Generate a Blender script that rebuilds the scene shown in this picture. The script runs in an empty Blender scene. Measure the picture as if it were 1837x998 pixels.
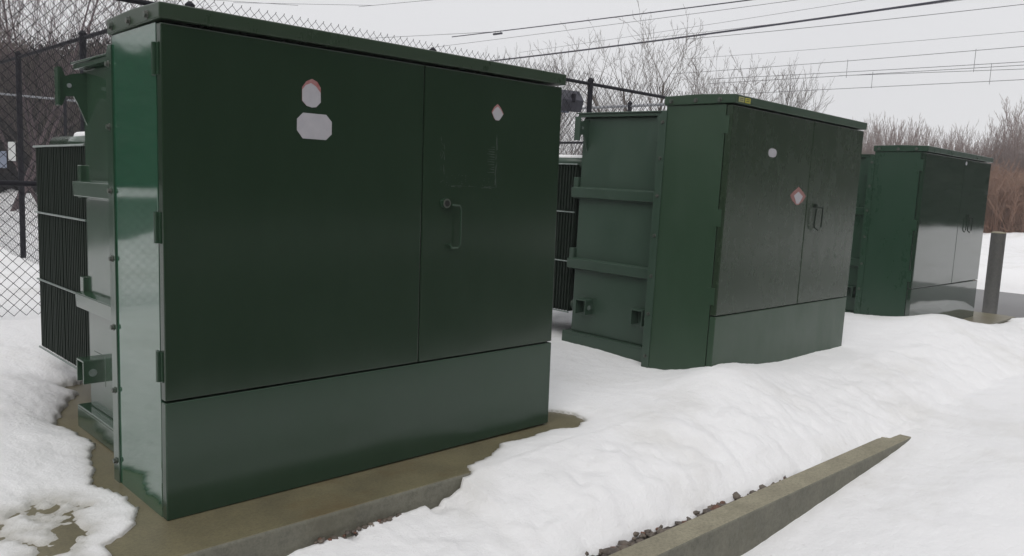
import bpy, math, random
import numpy as np
from mathutils import Vector, Matrix, Euler
R = math.radians
random.seed(7)
SC = bpy.context.scene
COL = SC.collection

# ------------------------------------------------------------------ camera
F_PX, YAW, PITCH, ROLL = 1445.9, 0.774911, 0.117932, 0.046240
CAM = np.array([-1.193586, -3.109077, 1.399520])
fw = np.array([math.sin(YAW)*math.cos(PITCH), math.cos(YAW)*math.cos(PITCH), -math.sin(PITCH)])
rt = np.array([math.cos(YAW), -math.sin(YAW), 0.0]); up = np.cross(rt, fw)
rt2 = math.cos(ROLL)*rt + math.sin(ROLL)*up; up2 = -math.sin(ROLL)*rt + math.cos(ROLL)*up
cd = bpy.data.cameras.new('camera'); cam = bpy.data.objects.new('camera', cd); COL.objects.link(cam)
cd.sensor_width = 36.0; cd.lens = 36.0*F_PX/1837.0; cd.clip_end = 2000; cd.clip_start = 0.05
M = Matrix(((rt2[0], up2[0], -fw[0], CAM[0]), (rt2[1], up2[1], -fw[1], CAM[1]), (rt2[2], up2[2], -fw[2], CAM[2]), (0, 0, 0, 1)))
cam.matrix_world = M
SC.camera = cam

# ------------------------------------------------------------------ world, sun, exposure
SUN_EL, SUN_AZ = R(48), R(235)      # soft light from behind left, through thick cloud
w = bpy.data.worlds.new('World'); SC.world = w; w.use_nodes = True
nt = w.node_tree; nt.nodes.clear()
out = nt.nodes.new('ShaderNodeOutputWorld'); bg = nt.nodes.new('ShaderNodeBackground')
sky = nt.nodes.new('ShaderNodeTexSky'); sky.sky_type = 'NISHITA'; sky.sun_disc = False
sky.sun_elevation = SUN_EL; sky.sun_rotation = SUN_AZ
hs = nt.nodes.new('ShaderNodeHueSaturation'); hs.inputs['Saturation'].default_value = 0.25
mx = nt.nodes.new('ShaderNodeMixRGB'); mx.inputs[0].default_value = 0.9
tcw = nt.nodes.new('ShaderNodeTexCoord'); nzw = nt.nodes.new('ShaderNodeTexNoise')
nzw.inputs['Scale'].default_value = 1.6; nzw.inputs['Detail'].default_value = 3
rpw = nt.nodes.new('ShaderNodeValToRGB')
rpw.color_ramp.elements[0].position = 0.3; rpw.color_ramp.elements[0].color = (7.3, 7.3, 7.5, 1)
rpw.color_ramp.elements[1].position = 0.7; rpw.color_ramp.elements[1].color = (7.8, 7.8, 7.95, 1)
nt.links.new(tcw.outputs['Generated'], nzw.inputs['Vector']); nt.links.new(nzw.outputs[0], rpw.inputs[0])
nt.links.new(sky.outputs[0], hs.inputs['Color']); nt.links.new(hs.outputs[0], mx.inputs[1])
nt.links.new(rpw.outputs[0], mx.inputs[2]); nt.links.new(mx.outputs[0], bg.inputs[0])
bg.inputs[1].default_value = 0.1
nt.links.new(bg.outputs[0], out.inputs[0])
sd = bpy.data.lights.new('sun', 'SUN'); sd.energy = 1.1; sd.angle = R(40); sd.color = (1, 0.97, 0.93)
so = bpy.data.objects.new('sun', sd); COL.objects.link(so)
dv = Vector((math.sin(SUN_AZ)*math.cos(SUN_EL), math.cos(SUN_AZ)*math.cos(SUN_EL), math.sin(SUN_EL)))
so.rotation_euler = dv.to_track_quat('Z', 'Y').to_euler()
SC.view_settings.view_transform = 'Standard'; SC.view_settings.look = 'None'
SC.view_settings.exposure = 0.14; SC.view_settings.gamma = 1.0
SC.view_settings.use_curve_mapping = False
SC.cycles.max_bounces = 6; SC.cycles.use_denoising = True

HAZE = 0.0024
# ------------------------------------------------------------------ helpers
def ray(px, py):
    return fw + (px-918.5)/F_PX*rt2 - (py-499)/F_PX*up2
def at_z(px, py, z):
    d = ray(px, py); t = (z-CAM[2])/d[2]; return CAM+t*d
def ground_at(px, dist, z=0.0):
    """a place on the ground seen in column px at a horizontal distance"""
    d = ray(px, 340); h = math.hypot(d[0], d[1]); return (CAM[0]+d[0]/h*dist, CAM[1]+d[1]/h*dist, z)

def link(name, me, mat=None, parent=None, smooth=False):
    o = bpy.data.objects.new(name, me); COL.objects.link(o)
    if mat: me.materials.append(mat)
    if parent: o.parent = parent
    if smooth:
        me.polygons.foreach_set('use_smooth', [True]*len(me.polygons))
    return o
def tag(o, label=None, cat=None, group=None, kind=None):
    if label: o['label'] = label
    if cat: o['category'] = cat
    if group: o['group'] = group
    if kind: o['kind'] = kind
    return o
def empty(name, loc, rot=(0, 0, 0)):
    o = bpy.data.objects.new(name, None); COL.objects.link(o); o.location = loc; o.rotation_euler = rot
    o.empty_display_size = 0.2
    return o

class MB:
    def __init__(s): s.v = []; s.f = []
    def box(s, x0, x1, y0, y1, z0, z1):
        b = len(s.v)
        s.v += [(x0,y0,z0),(x1,y0,z0),(x1,y1,z0),(x0,y1,z0),(x0,y0,z1),(x1,y0,z1),(x1,y1,z1),(x0,y1,z1)]
        s.f += [(b,b+3,b+2,b+1),(b+4,b+5,b+6,b+7),(b,b+1,b+5,b+4),(b+1,b+2,b+6,b+5),(b+2,b+3,b+7,b+6),(b+3,b,b+4,b+7)]
        return s
    def tube(s, pts, rad, sides=8, cap=True):
        pts = [Vector(p) for p in pts]
        if not hasattr(rad, '__len__'): rad = [rad]*len(pts)
        b = len(s.v); n = len(pts)
        for i, p in enumerate(pts):
            t = (pts[min(i+1, n-1)]-pts[max(i-1, 0)]).normalized()
            a = Vector((0, 0, 1)) if abs(t.z) < 0.9 else Vector((1, 0, 0))
            u = t.cross(a).normalized(); w_ = t.cross(u)
            for k in range(sides):
                an = 2*math.pi*k/sides
                q = p+(u*math.cos(an)+w_*math.sin(an))*rad[i]; s.v.append(tuple(q))
        for i in range(n-1):
            for k in range(sides):
                k2 = (k+1) % sides
                s.f.append((b+i*sides+k, b+i*sides+k2, b+(i+1)*sides+k2, b+(i+1)*sides+k))
        if cap:
            s.f.append(tuple(b+k for k in range(sides))[::-1]); s.f.append(tuple(b+(n-1)*sides+k for k in range(sides)))
        return s
    def prism(s, pts, axis, a0, a1):
        """outline pts (2D) extruded along axis from a0 to a1. axis 'x': pts=(y,z); 'y': (x,z); 'z': (x,y)"""
        b = len(s.v); n = len(pts)
        for a in (a0, a1):
            for (p, q) in pts:
                s.v.append({'x': (a, p, q), 'y': (p, a, q), 'z': (p, q, a)}[axis])
        s.f.append(tuple(range(b, b+n))); s.f.append(tuple(range(b+n, b+2*n))[::-1])
        for k in range(n):
            k2 = (k+1) % n; s.f.append((b+k, b+n+k, b+n+k2, b+k2))
        return s
    def build(s, name, mat, parent=None, bevel=0, smooth=False, segs=2):
        me = bpy.data.meshes.new(name); me.from_pydata(s.v, [], s.f)
        import bmesh
        bm = bmesh.new(); bm.from_mesh(me); bmesh.ops.recalc_face_normals(bm, faces=bm.faces); bm.to_mesh(me); bm.free()
        o = link(name, me, mat, parent, smooth)
        if bevel:
            m = o.modifiers.new('bevel', 'BEVEL'); m.width = bevel; m.segments = segs; m.limit_method = 'ANGLE'
            m.harden_normals = False
        return o

def np_mesh(name, V, Fq, mat, parent=None, smooth=False):
    me = bpy.data.meshes.new(name)
    V = np.asarray(V, dtype=np.float32); Fq = np.asarray(Fq, dtype=np.int32)
    n = Fq.shape[1]
    me.vertices.add(len(V)); me.vertices.foreach_set('co', V.ravel())
    me.loops.add(Fq.size); me.loops.foreach_set('vertex_index', Fq.ravel())
    me.polygons.add(len(Fq)); me.polygons.foreach_set('loop_start', np.arange(0, Fq.size, n, dtype=np.int32))
    me.update(calc_edges=True)
    return link(name, me, mat, parent, smooth)

def tubes_np(P0, P1, R0, R1, sides=3):
    """many tapered sticks at once"""
    P0 = np.asarray(P0, float); P1 = np.asarray(P1, float); R0 = np.asarray(R0, float); R1 = np.asarray(R1, float)
    d = P1-P0; L = np.linalg.norm(d, axis=1, keepdims=True)+1e-9; t = d/L
    a = np.where(np.abs(t[:, 2:3]) < 0.9, np.array([[0, 0, 1.0]]), np.array([[1.0, 0, 0]]))
    u = np.cross(t, a); u /= np.linalg.norm(u, axis=1, keepdims=True)+1e-9; w_ = np.cross(t, u)
    n = len(P0); V = np.zeros((n, 2*sides, 3))
    for k in range(sides):
        c, s_ = math.cos(2*math.pi*k/sides), math.sin(2*math.pi*k/sides)
        V[:, k] = P0+(u*c+w_*s_)*R0[:, None]; V[:, sides+k] = P1+(u*c+w_*s_)*R1[:, None]
    base = (np.arange(n)*2*sides)[:, None]
    Fs = np.concatenate([np.stack([base[:, 0]+k, base[:, 0]+(k+1) % sides, base[:, 0]+sides+(k+1) % sides, base[:, 0]+sides+k], 1) for k in range(sides)])
    return V.reshape(-1, 3), Fs

_rng = np.random.RandomState(11)
_lat = _rng.rand(256, 256)
def vnoise(x, y, s):
    x = np.asarray(x)*s; y = np.asarray(y)*s
    xi = np.floor(x).astype(int); yi = np.floor(y).astype(int); fx = x-xi; fy = y-yi
    fx = fx*fx*(3-2*fx); fy = fy*fy*(3-2*fy)
    g = lambda i, j: _lat[i % 256, j % 256]
    return (g(xi, yi)*(1-fx)+g(xi+1, yi)*fx)*(1-fy)+(g(xi, yi+1)*(1-fx)+g(xi+1, yi+1)*fx)*fy-0.5
def fbm(x, y, s, o=4, off=0):
    r = 0; a = 1
    for k in range(o):
        an = .6+1.3*k+off; c, q = math.cos(an), math.sin(an)
        r = r+a*vnoise(c*x-q*y+13.7*k+off, q*x+c*y-7.1*k+off, s); s = s*2.03; a *= 0.5
    return r
def sstep(a, b, x):
    t = np.clip((np.asarray(x, float)-a)/(b-a), 0, 1); return t*t*(3-2*t)

# ------------------------------------------------------------------ materials
def mat(name, col, rough=0.5, spec=0.5, metal=0.0, var=None, bump=None, coat=0.0, bump2=None, coord='Object'):
    """var=(scale, second colour, contrast) ; bump=(scale, strength, distance)"""
    m = bpy.data.materials.new(name); m.use_nodes = True; t = m.node_tree; N = t.nodes; L = t.links
    b = N['Principled BSDF']; b.inputs['Base Color'].default_value = (*col, 1); b.inputs['Roughness'].default_value = rough
    b.inputs['Specular IOR Level'].default_value = spec; b.inputs['Metallic'].default_value = metal
    b.inputs['Coat Weight'].default_value = coat
    tc = N.new('ShaderNodeTexCoord')
    if var:
        nz = N.new('ShaderNodeTexNoise'); nz.inputs['Scale'].default_value = var[0]; nz.inputs['Detail'].default_value = 6
        nz.inputs['Roughness'].default_value = 0.65
        rp = N.new('ShaderNodeValToRGB'); c = var[2]
        rp.color_ramp.elements[0].position = 0.5-c; rp.color_ramp.elements[0].color = (*col, 1)
        rp.color_ramp.elements[1].position = 0.5+c; rp.color_ramp.elements[1].color = (*var[1], 1)
        L.new(tc.outputs[coord], nz.inputs['Vector']); L.new(nz.outputs[0], rp.inputs[0]); L.new(rp.outputs[0], b.inputs['Base Color'])
    last = None
    for bp in (bump, bump2):
        if bp:
            nz = N.new('ShaderNodeTexNoise'); nz.inputs['Scale'].default_value = bp[0]; nz.inputs['Detail'].default_value = bp[3] if len(bp) > 3 else 4
            bn = N.new('ShaderNodeBump'); bn.inputs['Strength'].default_value = bp[1]; bn.inputs['Distance'].default_value = bp[2]
            L.new(tc.outputs[coord], nz.inputs['Vector']); L.new(nz.outputs[0], bn.inputs['Height'])
            if last: L.new(last.outputs[0], bn.inputs['Normal'])
            L.new(bn.outputs[0], b.inputs['Normal']); last = bn
    return m

def green(name, col, rough, wave=0.25, dirt=0.12, peel=0.06, ior=1.5):
    """enamelled steel: slightly wavy sheet, orange peel, faint dried-on dirt low down"""
    m = mat(name, col, rough, 0.5, bump=(1.7, wave, 0.004, 1), bump2=(160, peel, 0.0006, 2))
    t = m.node_tree; N = t.nodes; L = t.links; b = N['Principled BSDF']; b.inputs['IOR'].default_value = ior
    tc = N.new('ShaderNodeTexCoord'); mp = N.new('ShaderNodeMapping'); mp.inputs['Scale'].default_value = (2.2, 2.2, 1.1)
    nz = N.new('ShaderNodeTexNoise'); nz.inputs['Scale'].default_value = 2.2; nz.inputs['Detail'].default_value = 7; nz.inputs['Roughness'].default_value = 0.7
    L.new(tc.outputs['Object'], mp.inputs[0]); L.new(mp.outputs[0], nz.inputs['Vector'])
    rp = N.new('ShaderNodeValToRGB'); rp.color_ramp.elements[0].position = 0.4; rp.color_ramp.elements[1].position = 0.85
    rp.color_ramp.elements[0].color = (*col, 1)
    rp.color_ramp.elements[1].color = (*[c*(1+dirt)+0.012*dirt for c in col], 1)
    L.new(nz.outputs[0], rp.inputs[0]); L.new(rp.outputs[0], b.inputs['Base Color'])
    mr = N.new('ShaderNodeMapRange'); mr.inputs[1].default_value = 0.35; mr.inputs[2].default_value = 0.8
    mr.inputs[3].default_value = rough*0.85; mr.inputs[4].default_value = rough*1.4
    L.new(nz.outputs[0], mr.inputs[0]); L.new(mr.outputs[0], b.inputs['Roughness'])
    return m
G1 = (0.017, 0.032, 0.022)
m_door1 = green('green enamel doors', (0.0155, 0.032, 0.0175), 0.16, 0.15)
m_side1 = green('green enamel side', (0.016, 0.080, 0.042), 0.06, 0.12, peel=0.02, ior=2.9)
m_plinth = green('green enamel sill', (0.020, 0.045, 0.026), 0.2, 0.2)
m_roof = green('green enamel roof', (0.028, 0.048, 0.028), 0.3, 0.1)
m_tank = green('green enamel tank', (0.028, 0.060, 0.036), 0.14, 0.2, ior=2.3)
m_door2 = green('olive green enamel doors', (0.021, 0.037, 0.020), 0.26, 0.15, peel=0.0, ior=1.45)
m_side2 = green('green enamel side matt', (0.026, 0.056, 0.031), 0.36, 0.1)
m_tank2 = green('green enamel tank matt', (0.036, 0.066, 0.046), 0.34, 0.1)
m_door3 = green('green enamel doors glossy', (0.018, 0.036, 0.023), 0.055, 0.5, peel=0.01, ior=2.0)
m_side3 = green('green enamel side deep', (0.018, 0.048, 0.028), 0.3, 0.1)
m_dark = mat('dark gap', (0.004, 0.005, 0.004), 0.8)
m_bolt = mat('painted bolt', (0.04, 0.06, 0.045), 0.35, var=(60, (0.09, 0.09, 0.08), 0.1))
m_fin = mat('radiator enamel', (0.009, 0.017, 0.011), 0.6, 0.25)
m_rod = mat('wet rod', (0.25, 0.28, 0.27), 0.3, var=(30, (0.1, 0.14, 0.12), 0.2))
m_conc = mat('wet tan concrete', (0.205, 0.182, 0.108), 0.34, 0.4, var=(3.5, (0.135, 0.120, 0.075), 0.2), bump=(140, 0.25, 0.003), bump2=(7, 0.15, 0.006))
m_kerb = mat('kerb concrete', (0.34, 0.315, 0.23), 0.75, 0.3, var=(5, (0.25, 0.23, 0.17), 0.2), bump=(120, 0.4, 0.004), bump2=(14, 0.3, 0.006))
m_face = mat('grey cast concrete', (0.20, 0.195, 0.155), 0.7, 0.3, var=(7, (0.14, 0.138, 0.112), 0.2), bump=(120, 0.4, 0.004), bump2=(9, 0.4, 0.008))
m_asph = mat('wet asphalt', (0.055, 0.055, 0.057), 0.35, 0.5, var=(0.35, (0.09, 0.09, 0.092), 0.15), bump=(60, 0.25, 0.004))
m_grav = mat('gravel', (0.16, 0.14, 0.12), 0.85, 0.3, var=(25, (0.05, 0.04, 0.035), 0.12), bump=(35, 0.9, 0.02))
m_stone = mat('wet stone', (0.17, 0.14, 0.11), 0.55, 0.4, var=(9, (0.07, 0.06, 0.055), 0.15), bump=(60, 0.5, 0.004))
m_stone_red = mat('reddish stone', (0.16, 0.075, 0.05), 0.6, 0.4, var=(12, (0.10, 0.06, 0.045), 0.15), bump=(60, 0.5, 0.004))
m_fence = mat('black vinyl fence', (0.007, 0.007, 0.011), 0.6, 0.25, var=(20, (0.012, 0.012, 0.018), 0.2))
m_galv = mat('galvanised pipe', (0.38, 0.39, 0.41), 0.45, metal=0.3, var=(18, (0.24, 0.25, 0.27), 0.2))
m_boll = mat('grey painted steel', (0.085, 0.085, 0.083), 0.5, var=(8, (0.10, 0.098, 0.09), 0.25), bump=(30, 0.3, 0.003))
m_wire = mat('black cable', (0.02, 0.02, 0.035), 0.6, var=(3, (0.03, 0.03, 0.05), 0.3))
m_wire2 = mat('weathered line', (0.10, 0.10, 0.11), 0.6, var=(3, (0.14, 0.14, 0.15), 0.3))
m_bark = mat('grey bark', (0.075, 0.062, 0.052), 0.9, var=(6, (0.12, 0.10, 0.085), 0.2), bump=(20, 0.6, 0.02))
m_bark_red = mat('purplish bark', (0.085, 0.060, 0.068), 0.9, var=(3, (0.16, 0.12, 0.12), 0.2), bump=(20, 0.6, 0.02))
m_twig = mat('pale brown twigs', (0.25, 0.19, 0.175), 0.9, var=(0.4, (0.36, 0.30, 0.285), 0.2))  # part of the far haze is put into this paler twig colour
m_gtwig = mat('grey brown twigs', (0.10, 0.082, 0.07), 0.9, var=(0.4, (0.15, 0.125, 0.11), 0.2))
m_rust = mat('rusty undergrowth', (0.25, 0.13, 0.085), 0.9, var=(0.6, (0.36, 0.24, 0.18), 0.2))
m_thick = mat('brown thicket', (0.034, 0.025, 0.018), 0.9, 0.1, var=(0.5, (0.013, 0.016, 0.008), 0.12))
m_wood = mat('dark evergreens', (0.020, 0.028, 0.018), 0.9, var=(0.2, (0.035, 0.035, 0.025), 0.2))
m_white = mat('faded white sticker', (0.44, 0.43, 0.455), 0.45, var=(14, (0.37, 0.36, 0.39), 0.2))
m_red = mat('red sticker border', (0.30, 0.075, 0.07), 0.5, var=(60, (0.33, 0.19, 0.19), 0.2))
m_pink = mat('faded red sticker border', (0.22, 0.085, 0.075), 0.5, var=(40, (0.30, 0.15, 0.14), 0.2))
m_yel = mat('yellow sticker', (0.42, 0.40, 0.05), 0.5, var=(20, (0.36, 0.34, 0.04), 0.2))
m_yel2 = mat('faded yellow sticker', (0.36, 0.36, 0.16), 0.5, var=(20, (0.30, 0.30, 0.13), 0.2))
m_lamp = mat('bronze floodlight', (0.045, 0.045, 0.06), 0.45, var=(14, (0.08, 0.08, 0.10), 0.2))
m_sign = mat('white sign', (0.65, 0.66, 0.64), 0.5, var=(8, (0.55, 0.56, 0.56), 0.2))
m_sign2 = mat('blue grey board', (0.22, 0.25, 0.32), 0.5, var=(8, (0.16, 0.19, 0.26), 0.2))
m_nest = mat('leaf nest', (0.13, 0.06, 0.035), 0.9, var=(10, (0.2, 0.11, 0.07), 0.2))
m_red_d = mat('dark print', (0.05, 0.05, 0.03), 0.6)

def grain(m, scale, lo, rusty=None):
    '''fine pores and aggregate, and optional rusty tint in patches'''
    t = m.node_tree; N = t.nodes; L = t.links; b = N['Principled BSDF']; src = b.inputs['Base Color'].links[0].from_socket
    tc = N.new('ShaderNodeTexCoord'); nz = N.new('ShaderNodeTexNoise'); nz.inputs['Scale'].default_value = scale; nz.inputs['Detail'].default_value = 4; nz.inputs['Roughness'].default_value = .8
    rp = N.new('ShaderNodeValToRGB'); rp.color_ramp.elements[0].position = .36; rp.color_ramp.elements[1].position = .56
    rp.color_ramp.elements[0].color = (lo, lo, lo, 1); rp.color_ramp.elements[1].color = (1, 1, 1, 1)
    mx = N.new('ShaderNodeMixRGB'); mx.blend_type = 'MULTIPLY'; mx.inputs[0].default_value = 1
    L.new(tc.outputs['Object'], nz.inputs['Vector']); L.new(nz.outputs[0], rp.inputs[0]); L.new(src, mx.inputs[1]); L.new(rp.outputs[0], mx.inputs[2]); out_ = mx.outputs[0]
    if rusty:
        n2 = N.new('ShaderNodeTexNoise'); n2.inputs['Scale'].default_value = 2.3; n2.inputs['Detail'].default_value = 7; n2.inputs['Roughness'].default_value = .7
        r2 = N.new('ShaderNodeValToRGB'); r2.color_ramp.elements[0].position = .55; r2.color_ramp.elements[1].position = .72
        r2.color_ramp.elements[0].color = (0, 0, 0, 1); r2.color_ramp.elements[1].color = (.75, .75, .75, 1)
        m2 = N.new('ShaderNodeMixRGB'); m2.inputs[2].default_value = (*rusty, 1); mp = N.new('ShaderNodeMapping'); mp.inputs['Location'].default_value = (3.1, 1.7, 0)
        L.new(tc.outputs['Object'], mp.inputs[0]); L.new(mp.outputs[0], n2.inputs['Vector']); L.new(n2.outputs[0], r2.inputs[0])
        L.new(r2.outputs[0], m2.inputs[0]); L.new(out_, m2.inputs[1]); out_ = m2.outputs[0]
    L.new(out_, b.inputs['Base Color'])
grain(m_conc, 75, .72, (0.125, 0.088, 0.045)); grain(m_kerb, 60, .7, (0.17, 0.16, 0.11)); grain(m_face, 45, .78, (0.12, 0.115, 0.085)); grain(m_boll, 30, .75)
# snow: soft, faint dirt speckle and bluish hollows come from real relief
m_snow = bpy.data.materials.new('snow'); m_snow.use_nodes = True
t = m_snow.node_tree; N = t.nodes; L = t.links; b = N['Principled BSDF']
b.inputs['Roughness'].default_value = 0.7; b.inputs['Specular IOR Level'].default_value = 0.25
tc = N.new('ShaderNodeTexCoord')
n1 = N.new('ShaderNodeTexNoise'); n1.inputs['Scale'].default_value = 1.1; n1.inputs['Detail'].default_value = 8; n1.inputs['Roughness'].default_value = 0.62
r1 = N.new('ShaderNodeValToRGB'); r1.color_ramp.elements[0].position = 0.52; r1.color_ramp.elements[1].position = 0.82
r1.color_ramp.elements[0].color = (0.90, 0.90, 0.91, 1); r1.color_ramp.elements[1].color = (0.72, 0.71, 0.685, 1)
n2 = N.new('ShaderNodeTexNoise'); n2.inputs['Scale'].default_value = 38; n2.inputs['Detail'].default_value = 3
r2 = N.new('ShaderNodeValToRGB'); r2.color_ramp.elements[0].position = 0.70; r2.color_ramp.elements[1].position = 0.80
r2.color_ramp.elements[0].color = (1, 1, 1, 1); r2.color_ramp.elements[1].color = (0.72, 0.69, 0.63, 1)
mm = N.new('ShaderNodeMixRGB'); mm.blend_type = 'MULTIPLY'; mm.inputs[0].default_value = 0.7
L.new(tc.outputs['Object'], n1.inputs['Vector']); L.new(tc.outputs['Object'], n2.inputs['Vector'])
L.new(n1.outputs[0], r1.inputs[0]); L.new(n2.outputs[0], r2.inputs[0])
L.new(r1.outputs[0], mm.inputs[1]); L.new(r2.outputs[0], mm.inputs[2]); wa = N.new('ShaderNodeAttribute'); wa.attribute_name = 'wetness'; wm = N.new('ShaderNodeMixRGB'); wm.inputs[2].default_value = (0.40, 0.385, 0.335, 1)
wf = N.new('ShaderNodeMath'); wf.operation = 'MULTIPLY'; wf.inputs[1].default_value = .8
wr = N.new('ShaderNodeMapRange'); wr.inputs[3].default_value = 0.7; wr.inputs[4].default_value = 0.25
L.new(wa.outputs['Fac'], wf.inputs[0]); L.new(wf.outputs[0], wm.inputs[0]); L.new(mm.outputs[0], wm.inputs[1]); L.new(wm.outputs[0], b.inputs['Base Color'])
L.new(wa.outputs['Fac'], wr.inputs[0]); L.new(wr.outputs[0], b.inputs['Roughness'])
n3 = N.new('ShaderNodeTexNoise'); n3.inputs['Scale'].default_value = 34; n3.inputs['Detail'].default_value = 8; n3.inputs['Roughness'].default_value = 0.7
bn = N.new('ShaderNodeBump'); bn.inputs['Strength'].default_value = 0.5; bn.inputs['Distance'].default_value = 0.02
L.new(tc.outputs['Object'], n3.inputs['Vector']); L.new(n3.outputs[0], bn.inputs['Height']); L.new(bn.outputs[0], b.inputs['Normal'])

# ------------------------------------------------------------------ ground
gm = MB(); gm.box(-400, 400, -400, 400, -1.2, -0.60)
tag(gm.build('ground', m_grav), kind='structure')
rd = MB(); rd.box(-60, 16.9, -16, -2.95, -0.60, -0.31); rd.box(11.9, 16.9, -2.95, 60, -0.60, -0.31)
tag(rd.build('road', m_asph), kind='structure')
lt = MB(); lt.box(-45, -2.2, 7.8, 34, -0.60, -0.10)
tag(lt.build('parking_lot', m_asph), kind='structure')
gb = MB(); gb.box(-4, 11.2, -1.12, -0.30, -0.40, -0.235)
tag(gb.build('gravel_bed', m_grav), kind='structure')

# ---- snow relief
def poly_sd(X, Y, P):
    """signed distance, negative inside"""
    P = np.array(P); n = len(P); D = np.full(X.shape, 1e9); inside = np.zeros(X.shape, bool)
    for i in range(n):
        a = P[i]; b_ = P[(i+1) % n]; e = b_-a; wx = X-a[0]; wy = Y-a[1]
        t_ = np.clip((wx*e[0]+wy*e[1])/(e@e), 0, 1)
        D = np.minimum(D, (wx-t_*e[0])**2+(wy-t_*e[1])**2)
        c = ((a[1] > Y) != (b_[1] > Y)) & (X < (b_[0]-a[0])*(Y-a[1])/(b_[1]-a[1]+1e-12)+a[0])
        inside ^= c
    D = np.sqrt(D); return np.where(inside, -D, D)
BARE1 = [(1.31,-.40),(1.34,-.25),(1.55,-.23),(1.72,-.12),(2.1,-.1),(2.28,-.14),(2.42,-.06),(2.47,.04),(2.39,.17),(2.25,.4),(2.1,2.5),(.7,2.6),
         (.45,2.58),(.36,2.35),(.24,2.32),(.30,2.12),(.20,1.95),(.11,1.77),(.0,1.52),(.08,1.17),(.0,.95),(-.06,.71),(-.12,.56),(-.05,.43),(-.05,.18),
         (-.11,.05),(-.20,-.04),(-.26,-.07),(-.27,-.2),(-.30,-.40)]
BARE2 = [(-.95,.55),(-.5,.44),(-.30,.44),(-.24,.34),(-.30,.20),(-.24,.12),(-.33,.02),(-.36,-.06),(-.44,-.02),(-.46,.12),(-.7,.25),(-1.0,.3)]
BARE3 = [(9.9,.25),(10.2,-.18),(9.75,-.10),(9.62,-.16),(9.7,-.30),(10.1,-.36),(10.55,-.22),(10.75,.1),(10.6,.5),(10.1,.6)]
def kerb_y(x): return -1.17-0.018*(x-1.0)      # front face of the kerb
THIN = {}
def snow_z(X, Y):
    thinf = np.zeros(X.shape)
    lum = fbm(X, Y, 0.9, 4)*0.07+fbm(X, Y, 4.5, 3, 5)*0.016
    # background level of the field
    lev = np.interp(Y, [-60, -20, -3, -0.3, 0.3, 1.5, 3.5, 8, 20, 60, 300], [.1, .05, -.2, .03, .05, .10, .25, .16, .05, 0, .2])
    z = lev+lum*np.interp(np.abs(Y), [0, 3, 8, 30], [.6, 1, 1.6, 5])
    # beside the second and third cabinets
    near2 = np.exp(-((X-4.6)**2/4+(Y-.2)**2/2))
    z = z*(1-near2)+near2*(0.075+0.05*sstep(4.3, 6.2, X)+0.11*np.exp(-((X-3.85)**2/.45+(Y+.28)**2/.2))+0.05*sstep(0.2, 1.3, Y)+lum*.2)
    z = z+0.20*np.exp(-(((X-8.0)/.75)**2+((Y+.45)/.55)**2))-0.07*np.exp(-(((X-10.0)/.7)**2+((Y+.55)/.5)**2))+0.05*np.exp(-(((X-7.2)/1.0)**2+((Y-.7)/.8)**2))
    z = z-0.06*sstep(8.8, 9.8, X)*sstep(-1.5, -.2, Y)*sstep(1.5, 0.2, Y)-0.20*sstep(10.4, 11.6, X)*sstep(17.6, 16.9, X)
    ky = kerb_y(X); s = (-0.32-Y)/(-0.32-(ky+0.14))
    zface = np.interp(X, [-3, 0, .26, .46, .85, 1.17, 1.32, 1.6, 2.2, 3, 4.5, 6, 8, 10], [-.06, -.06, -.115, -.105, -.09, -.08, -.03, .02, .035, .05, .08, .10, .10, .05])
    zface = zface+.03*fbm(X, X*0, 7, 4, 6)*sstep(1.6, 1.2, X)
    zend = np.interp(X, [0, 3, 4.2, 5.5, 9], [-.175, -.17, -.165, -.15, -.13])
    sc_ = np.clip(s, 0, 1)
    zs = zface+(zend-zface)*sc_**1.7+lum*.55*np.sin(np.pi*np.clip(sc_, .08, .9))+fbm(X, Y, 7, 3, 9)*.022*sstep(.1, .5, sc_)
    front = sstep(-0.285, -0.312, Y)
    blend = np.where(X < 1.25, front, sstep(-0.05, -0.75, Y))
    z = z*(1-blend)+zs*blend
    rough_ = sstep(.9, 1.9, X)*sstep(-.25, -.6, Y)
    z = z+rough_*(0.045*fbm(X, Y, 2.3, 3, 33)+0.036*fbm(X, Y, 4.6, 4, 21)+0.012*np.abs(fbm(X, Y, 10, 3, 17))-.008)+.006*fbm(X, Y, 17, 3, 40)
    z = z+.075*np.exp(-(((X-3.66)/.38)**2+((Y+.28)/.28)**2))
    # kerb: snow hides it more and more to the right
    gap = 0.05+0.035*fbm(X, Y*0, 3.0, 4, 3)
    cover = np.interp(X, [-5, 3.1, 3.6, 4.1, 4.36, 4.44, 4.7], [0, 0, .025, .035, .05, .34, .36])+0.02*fbm(X, X*0, 9, 3)
    over = Y-(ky+.15)                         # >0 behind kerb
    edge = np.where(X < 3.0, over-gap*sstep(3.0, 2.2, X), over+cover)
    fall = np.clip(edge/.10, -1, 1)
    zk = np.where(edge > 0, z, -0.30)
    lip = np.where(edge > 0, -0.235+(z+0.235)*np.sqrt(np.clip(edge/.16, 0, 1)), -0.30)
    onk = (Y < ky+.6)
    z = np.where(onk & (X < 5.2), np.where(edge < .16, lip, z), z)
    # in front of the kerb
    zf = np.interp(X, [-3, 1.5, 2.4, 2.74, 3.26, 3.71, 4.22, 4.62, 5.2, 7, 10], [-.47, -.43, -.41, -.385, -.335, -.295, -.245, -.19, -.16, -.14, -.2])
    d = ky-Y
    zfr = zf+0.10*sstep(0, 1.0, d)+lum*.45*sstep(0, .4, d)+.006*fbm(X, Y, 12, 2)
    mfr = sstep(-0.012, 0.002, d)
    z = np.where(X < 4.75, np.where(d > -0.085, zfr, z), z*(1-sstep(-.25, .15, d))+zfr*sstep(-.25, .15, d))
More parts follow.
